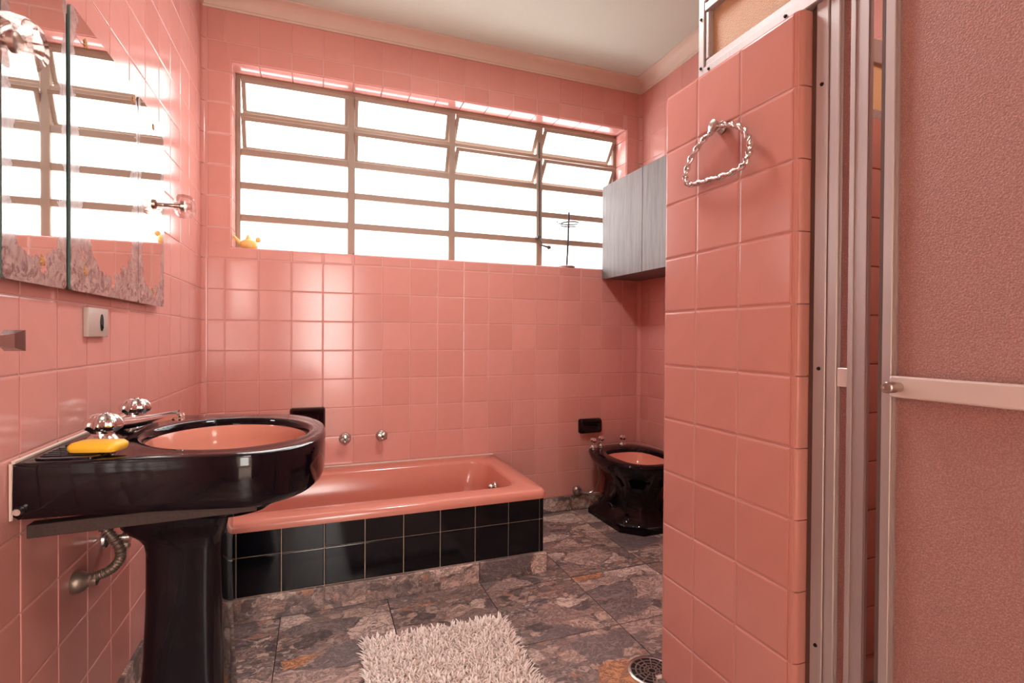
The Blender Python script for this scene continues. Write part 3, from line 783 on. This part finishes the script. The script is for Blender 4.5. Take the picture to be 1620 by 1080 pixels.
BR = [dsh(0, 2.10, 2.44, -.535, -.05, 0), dsh(.028, 2.10, 2.44, -.535, -.05, 0), dsh(.034, 2.115, 2.425, -.522, -.06, 0), dsh(.055, 2.13, 2.41, -.508, -.07, 0),
      dsh(.10, 2.150, 2.39, -.49, -.08, 0), dsh(.20, 2.160, 2.38, -.49, -.085, .1), dsh(.25, 2.140, 2.40, -.51, -.08, .35), dsh(.30, 2.095, 2.445, -.56, -.065, .75), dsh(.35, 2.06, 2.48, -.60, -.045, 1),
      dsh(.385, 2.048, 2.492, -.615, -.035, 1), dsh(.397, 2.053, 2.487, -.610, -.038, 1), dsh(.400, 2.066, 2.474, -.597, -.05, 1)]
def bell(k, z):
    o = dsh(z, 2.27 - .155 * k, 2.27 + .155 * k, -.355 - .215 * k, -.355 + .185 * k, 1); return o
BR += [bell(1.08, .401), bell(1.0, .397), bell(.97, .385), bell(.96, .37)]
for q in range(3, 8):
    f = (0, 0, 0, .25, .42, .42, .35, .12)[q]
    BR[q] = [(2.27 + (x - 2.27) * (1 - f * max(0, min(1, (y + .42) / .34))), y, z) for x, y, z in BR[q]]
bx(MB().loft(BR, cap1=False)).build('bidet_body', M_black, bd, angle=42)
bx(MB().loft([bell(.965, .376), bell(.94, .365), bell(.86, .33), bell(.68, .29), bell(.4, .268), bell(.1, .262)], cap0=False)).build('bowl', M_bowl, bd, angle=60)
bo = MB().lathe([(0, .003), (.006, .003), (.008, 0), (0, 0)], (2.165, -.23, .371), 'z', 12)
bx(bo).build('overflow_hole', M_dark, bd)
for x, y in ((2.122, -.105), (2.200, -.066), (2.345, -.085)):
    k = bx(MB().lathe([(0, 0), (.026, 0), (.026, .006), (.017, .015), (.009, .022), (.009, .032), (0, .032)], (x, y, .400), 'z', 24)).build('tap_base', M_chrome, bd)
    bx(MB().lathe([(0, .030), (.011, .031), (.018, .036), (.0215, .046), (.020, .056), (.012, .064), (0, .066)], (x, y, .400), 'z', 48, 6, .06, 1, 5)).build('tap_knob', M_chrome, bd)
bh = thing('bidet_hose', 'thin metal supply hose from a round wall cap to the bidet', 'hose', (2.06, -.01, .12))
shift(q := MB().tube(smooth_path([(2.066, -.03, .118), (2.10, -.04, .108), (2.145, -.055, .112), (2.172, -.075, .16), (2.176, -.09, .22), (2.158, -.10, .28), (2.145, -.10, .33)], 8), .0055, 8), 2.06, -.01, .12)
q.build('flexible_hose', M_oldchrome, bh)
shift(q := MB().lathe([(0, 0), (.028, 0), (.030, .006), (.028, .018), (.020, .028), (0, .032)], (2.060, -.006, .118), '-y', 20), 2.06, -.01, .12)
q.build('wall_cap', M_oldchrome, bh)

# ------------------------------------------------------------------ shower partition
wall_part = tag(MB().box(XP - .0042, XP2, YPN, YPF, 0, 1.766).build('wall_partition', M_grout, smooth=False), 'low pink tiled partition wall at the end of the shower', 'wall', kind='structure')
PTH = .006
py = [-2.066, -1.917, -1.770, YPF]
pr_ = [Z0 + PT * k for k in range(11)] + [1.768]
for i in range(3):
    for k in range(11): put_tile(wall_part, py[i], py[i + 1], pr_[k], pr_[k + 1], XP, '+x' if 0 else '-x', bev=.004, jitter=.2)
me = None
for k in range(11):
    h = pr_[k + 1] - pr_[k] - GR
    # rounded bullnose pieces on the end of the partition
    prof = [(XP + .002, -2.0665)] + [(XP - .006 + .014 * (1 - math.cos(R(15 * i))), -2.0665 - .015 * math.sin(R(15 * i))) for i in range(7)] + [(XP2 - .045, -2.0815), (XP2 - .045, -2.0755), (XP + .004, -2.0755)]
    if me is None or k == 10: me = MB().prism([(x - XP, y + 2.07) for x, y in prof], 'z', -h / 2, h / 2).mesh('end_tile', M_tile, True, 50)
    link('end_tile', me, wall_part, (XP, -2.07, (pr_[k] + pr_[k + 1]) / 2))
MB().box(XP - .016, XP - .0, -2.066, YPF, 0, Z0, .002, 1).build('marble_base', M_marble, wall_part, smooth=False)
MB().box(XP - .016, XP2, YPF, YPF + .016, 0, Z0, .002, 1).build('marble_base', M_marble, wall_part, smooth=False)
MB().box(XP - .004, XP2, YPN + .01, YPF, 1.764, 1.770, .002, 1).build('top_tile', M_tile, wall_part)
tile_sheet(wall_part, [XP, XP2], pr_, YPF, '+y')
wall_shower = tag(MB().box(XP2, W, -1.77, YPF, 0, 1.766).build('wall_shower', M_grout, smooth=False), 'low pink tiled wall closing the back of the shower', 'wall', kind='structure')
su = [XP2 + .004 + PT * i for i in range(7)]
tile_sheet(wall_shower, su, pr_, YPF, '+y'); tile_sheet(wall_shower, su, pr_, -1.77, '-y')
tile_sheet(wall_part, [-2.066, -1.917, -1.776], pr_, XP2, '+x')

# twisted towel ring
rgp = [(-1.863, 1.598), (-1.816, 1.585), (-1.772, 1.554), (-1.752, 1.512), (-1.765, 1.488), (-1.801, 1.482), (-1.879, 1.475), (-1.939, 1.477), (-1.963, 1.495), (-1.970, 1.526), (-1.948, 1.565), (-1.908, 1.590)]
tr = thing('towel_ring', 'twisted chrome towel ring hung on the partition tiles', 'towel ring', (XP - .006, -1.863, 1.598))
MB().tube([(x, y + 1.863, z - 1.598) for x, y, z in [Vector((XP - .026, a, b)) - Vector((XP - .006, 0, 0)) for a, b in []] or [( -.020, a, b) for a, b in rgp]], .004, 6, closed=True) if 0 else None
path = smooth_path([(-.021, a + 1.863, b - 1.598) for a, b in rgp], 16, closed=True)
MB().tube(path, .0062, 12, closed=True, square=.38, twist=R(360 * 22 / len(path) / 2)).build('twisted_ring', M_chrome, tr, angle=70)
MB().lathe([(0, 0), (.015, 0), (.016, .006), (.012, .012), (.010, .024), (.0145, .027), (.0145, .034), (.008, .038), (0, .038)], (0, 0, .004), '-x', 16).build('mount', M_oldchrome, tr)

# ------------------------------------------------------------------ shower enclosure: frame with transoms, narrow pane, door
se = thing('shower_enclosure', 'aluminium shower enclosure with amber transom panes above the partition', 'shower enclosure', (1.55, -2.1, 0))
def sx(mb): return shift(mb, 1.55, -2.1, 0)
FXa, FXb = 1.494, 1.536
m = MB(); m.box(FXa, FXb, -1.772, -1.750, 1.770, 2.02, .002, 1); m.box(FXa + .012, FXb + .02, -1.750, -1.736, 1.770, 2.02, .002, 1)
sx(m).build('corner_post', M_alu, se, smooth=False)
m = MB(); m.box(FXa - .004, FXb, -3.70, -1.772, 1.770, 1.796, .002, 1); m.box(FXa + .004, FXb - .004, -3.70, -1.772, 1.796, 1.818, .003, 1)
sx(m).build('sill_rail', M_alu, se, smooth=False)
m = MB(); m.box(FXa, FXb, -3.70, -1.772, 1.945, 1.968, .002, 1); m.box(FXa - .004, FXb + .004, -3.70, -1.772, 1.968, 2.02, .003, 1)
sx(m).build('head_rail', M_alu, se, smooth=False)
m = MB(); m.box(FXa + .004, FXb - .004, -1.786, -1.772, 1.818, 1.945, .003, 1)
sx(m).build('pane_bead', M_alu, se, smooth=False)
sx(MB().box(1.512, 1.518, -3.68, -1.784, 1.814, 1.948)).build('transom_pane', M_transom, se, smooth=False)
m = MB(); m.box(FXb, W - .006, -1.765, -1.74, 1.770, 1.80, .002, 1); m.box(FXb, W - .006, -1.765, -1.74, 1.945, 2.02, .002, 1)
sx(m).build('rear_rail', M_alu, se, smooth=False)
sx(MB().box(FXb + .02, W - .006, -1.755, -1.750, 1.80, 1.945)).build('transom_pane', M_transom, se, smooth=False)
m = MB(); m.box(1.499, 1.545, -2.125, -2.098, 0.0, 1.770, .0015, 1); m.box(1.503, 1.545, -2.129, -2.125, 0, 1.770)
sx(m).build('wall_jamb', M_alu, se, smooth=False)
m = MB(); m.box(1.499, 1.530, -2.149, -2.129, 0.0, 1.770, .0015, 1); m.box(1.504, 1.530, -2.154, -2.149, 0, 1.770)
sx(m).build('jamb_channel', M_alu, se, smooth=False)
sx(MB().box(1.508, 1.55, -2.098, -2.0822, 0, 1.768)).build('seal_strip', M_rubber, se, smooth=False)
for z in (1.60, 1.02, .45):
    sx(MB().lathe([(0, .003), (.003, .003), (.004, 0), (0, 0)], (1.499, -2.112, z), '-x', 10)).build('screw', M_dark, se)
for y, z, xx_ in ((-1.795, 1.783, FXa - .004), (-2.03, 1.783, FXa - .004), (-1.761, 1.80, FXa), (-1.761, 1.93, FXa)):
    sx(MB().lathe([(0, .003), (.003, .003), (.004, 0), (0, 0)], (xx_, y, z), '-x', 10)).build('screw', M_dark, se)
sx(MB().box(1.49, 1.58, -3.70, -2.085, 0.0, .03, .003, 1)).build('floor_track', M_alu, se, smooth=False)
# rear panel
rp = sx(MB().box(1.507, 1.511, -2.196, -2.152, .03, 1.770)).build('side_panel', M_acryl, se, smooth=False)
m = MB(); m.box(1.498, 1.507, -2.211, -2.173, .03, 1.770, .001, 1); m.box(1.4955, 1.4985, -2.184, -2.174, .03, 1.770, .0008, 1); m.box(1.496, 1.4985, -2.209, -2.196, .03, 1.770, .0008, 1)
sx(m).build('stile', M_alu, rp, smooth=False)
sx(MB().box(1.5005, 1.507, -2.173, -2.150, .987, 1.024, .001, 1)).build('bar_stub', M_alu_white, rp, smooth=False)
# door
sd = thing('shower_door', 'wide shower door of textured acrylic with a pale horizontal bar', 'shower door', (1.46, -2.7, .03))
def dx_(mb): return shift(mb, 1.46, -2.7, .03)
YD0, YD1 = -3.35, -2.253
m = MB(); m.box(1.460, 1.482, YD1 - .026, YD1 - .010, .03, 1.770, .001, 1); m.box(1.466, 1.482, YD1 - .030, YD1 - .026, .03, 1.770)
dx_(m).build('stile', M_alu, sd, smooth=False)
dx_(MB().box(1.466, 1.482, YD1 - .010, YD1, .03, 1.770)).build('seal_strip', M_rubber, sd, smooth=False)
dx_(MB().box(1.462, 1.482, YD0, YD0 + .03, .03, 1.770, .003, 2)).build('stile', M_alu, sd, smooth=False)
dx_(MB().box(1.464, 1.480, YD0 + .03, YD1 - .028, 1.745, 1.770, .002, 1)).build('top_rail', M_alu, sd, smooth=False)
dx_(MB().box(1.464, 1.480, YD0 + .03, YD1 - .028, .03, .07, .002, 1)).build('bottom_rail', M_alu, sd, smooth=False)
dx_(MB().box(1.470, 1.474, YD0 + .028, YD1 - .026, .065, 1.750)).build('acrylic_pane', M_acryl, sd, smooth=False)
bar = dx_(MB().box(1.452, 1.464, YD0 + .03, YD1 - .028, .983, 1.019, .003, 2)).build('cross_bar', M_alu_white, sd, smooth=False)
dx_(MB().lathe([(0, 0), (.008, 0), (.008, .012), (.0095, .014), (.0095, .030), (.008, .032), (.0055, .032), (.005, .029), (0, .029)], (1.452, YD1 - .044, 1.001), '-x', 20)).build('knob', M_oldchrome, sd)

# ------------------------------------------------------------------ rug and floor drain
rug = thing('bath_rug', 'cream shaggy chenille rug on the marble floor', 'rug', (.925, -1.42, 0), (0, 0, R(-2)))
RW2, RL0, RL1 = .252, -.38, .372
MB().box(-RW2, RW2, RL0, RL1, 0.0005, .010, .003, 1).build('backing', M_rugbase, rug, smooth=False)
pile = MB(); rs = random.Random(3)
def strand(x, y, lx, ly, h, r):
    rings = []
    n = 4
    for k, (t, q) in enumerate(((0, 1.0), (.45, 1.05), (.85, .85), (1, .35))):
        cx, cy, cz = x + lx * t * t, y + ly * t * t, .008 + h * t
        rings.append([(cx + r * q * math.cos(2 * math.pi * i / n), cy + r * q * math.sin(2 * math.pi * i / n), cz) for i in range(n)])
    pile.loft(rings, cap0=False)
nx, ny = 68, 100
for i in range(nx):
    for k in range(ny):
        x = -RW2 + (i + .5) * 2 * RW2 / nx + rs.uniform(-.004, .004); y = RL0 + (k + .5) * (RL1 - RL0) / ny + rs.uniform(-.004, .004)
        a = rs.uniform(0, 2 * math.pi); m_ = rs.uniform(.006, .022)
        ox = .012 if x > RW2 - .015 else (-.012 if x < -RW2 + .015 else 0); oy = .012 if y > RL1 - .015 else 0
        strand(x, y, m_ * math.cos(a) + ox, m_ * math.sin(a) + oy, rs.uniform(.016, .028), rs.uniform(.0026, .0039))
tag(pile.build('pile', M_rugpile, rug, angle=80), kind='stuff')
dr = thing('floor_drain', 'round metal floor drain grate by the partition foot', 'drain', (1.552, -1.492, 0))
MB().lathe([(.066, .0005), (.078, .0005), (.078, .003), (.074, .005), (.068, .005), (.066, .003), (.066, .0005)], (0, 0, 0), 'z', 40, cap=False).build('rim', M_oldchrome, dr)
MB().lathe([(0, .0015), (.070, .0015), (.070, .0005), (0, .0005)], (0, 0, 0), 'z', 32).build('drain_pit', M_dark, dr)
g = MB()
for r in (.012, .025, .038, .052): g.lathe([(r - .002, .0015), (r + .002, .0015), (r + .002, .004), (r - .002, .004), (r - .002, .0015)], (0, 0, 0), 'z', 32, cap=False)
for q in range(12):
    a = math.pi * 2 * q / 12; c, s_ = math.cos(a), math.sin(a)
    p0, p1, e = .012, .068, .0018
    g.loft([[(c * p0 - s_ * e, s_ * p0 + c * e, .0015), (c * p0 + s_ * e, s_ * p0 - c * e, .0015), (c * p0 + s_ * e, s_ * p0 - c * e, .004), (c * p0 - s_ * e, s_ * p0 + c * e, .004)],
            [(c * p1 - s_ * e, s_ * p1 + c * e, .0015), (c * p1 + s_ * e, s_ * p1 - c * e, .0015), (c * p1 + s_ * e, s_ * p1 - c * e, .004), (c * p1 - s_ * e, s_ * p1 + c * e, .004)]])
g.build('grate', M_oldchrome, dr, smooth=False)

# ------------------------------------------------------------------ things on the window sill
ZSILL = WZ0 + .006
tp = thing('teapot_ornament', 'small yellow ceramic teapot ornament at the left end of the sill', 'ornament', (.207, .045, ZSILL), (0, 0, R(5)))
MB().lathe([(0, 0), (.030, 0), (.038, .006), (.042, .020), (.040, .034), (.030, .044), (.014, .048), (0, .049)], (0, 0, 0), 'z', 28).build('pot', M_yellow, tp, angle=60)
MB().tube([(-.034, 0, .024), (-.046, 0, .034), (-.058, 0, .048), (-.070, 0, .062)], lambda t: .011 - .005 * t, 12).build('spout', M_yellow, tp, angle=60)
MB().lathe([(0, .040), (.017, .042), (.013, .054), (.006, .068), (.003, .074), (0, .075)], (-.004, 0, 0), 'z', 18).build('lid', M_yellow, tp, angle=60)
MB().lathe([(0, -.014), (.008, -.011), (.0135, -.003), (.0135, .005), (.008, .013), (0, .015)], (.042, 0, .050), 'z', 16).build('knob', M_yellow, tp, angle=60)
js = thing('jewellery_stand', 'thin wire jewellery stand with a curled loop on the sill', 'stand', (2.007, .045, ZSILL))
MB().lathe([(0, 0), (.052, 0), (.054, .004), (.052, .010), (.030, .014), (0, .016)], (0, 0, 0), 'z', 28).build('base', M_frame, js)
MB().tube(smooth_path([(0, 0, .014), (.004, 0, .08), (.009, 0, .19), (.012, 0, .30), (.014, 0, .350)], 5), .0065, 8).build('rod', M_wire, js)
MB().lathe([(0, -.006), (.005, -.003), (.005, .003), (0, .006)], (.014, 0, .350), 'z', 12).build('tip', M_wire, js)
lp = []
for i in range(44):
    a = R(160 - 520 * i / 43); r = .073 - .028 * i / 43 if i < 30 else .054
    lp.append((.012 + r * math.cos(a), r * math.sin(a), .292 - .024 * i / 43))
MB().tube(lp, .0048, 6).build('curled_loop', M_wire, js)

# ------------------------------------------------------------------ ceiling lamps added for fill light, out of view
M_opal = plain('opal_glass', lin(240, 236, 228), .3)
def added_lamp(x, y, k, label):
    t = thing('added_lamp', label, 'lamp', (x, y, 2.665))
    MB().lathe([(0, .0), (.13 * k, .0), (.165 * k, .012), (.172 * k, .035), (.165 * k, .055), (.15 * k, .072), (0, .072)], (0, 0, 0), 'z', 40).build('opal_shade', M_opal, t, angle=60)
    MB().lathe([(0, .06), (.176 * k, .06), (.180 * k, .066), (.180 * k, .0745), (0, .0745)], (0, 0, 0), 'z', 40).build('mount', M_white, t)
added_lamp(1.15, -1.20, 1.0, 'added round opal fill lamp at the middle of the ceiling')
added_lamp(2.05, -2.55, .75, 'added small opal fill lamp over the shower')
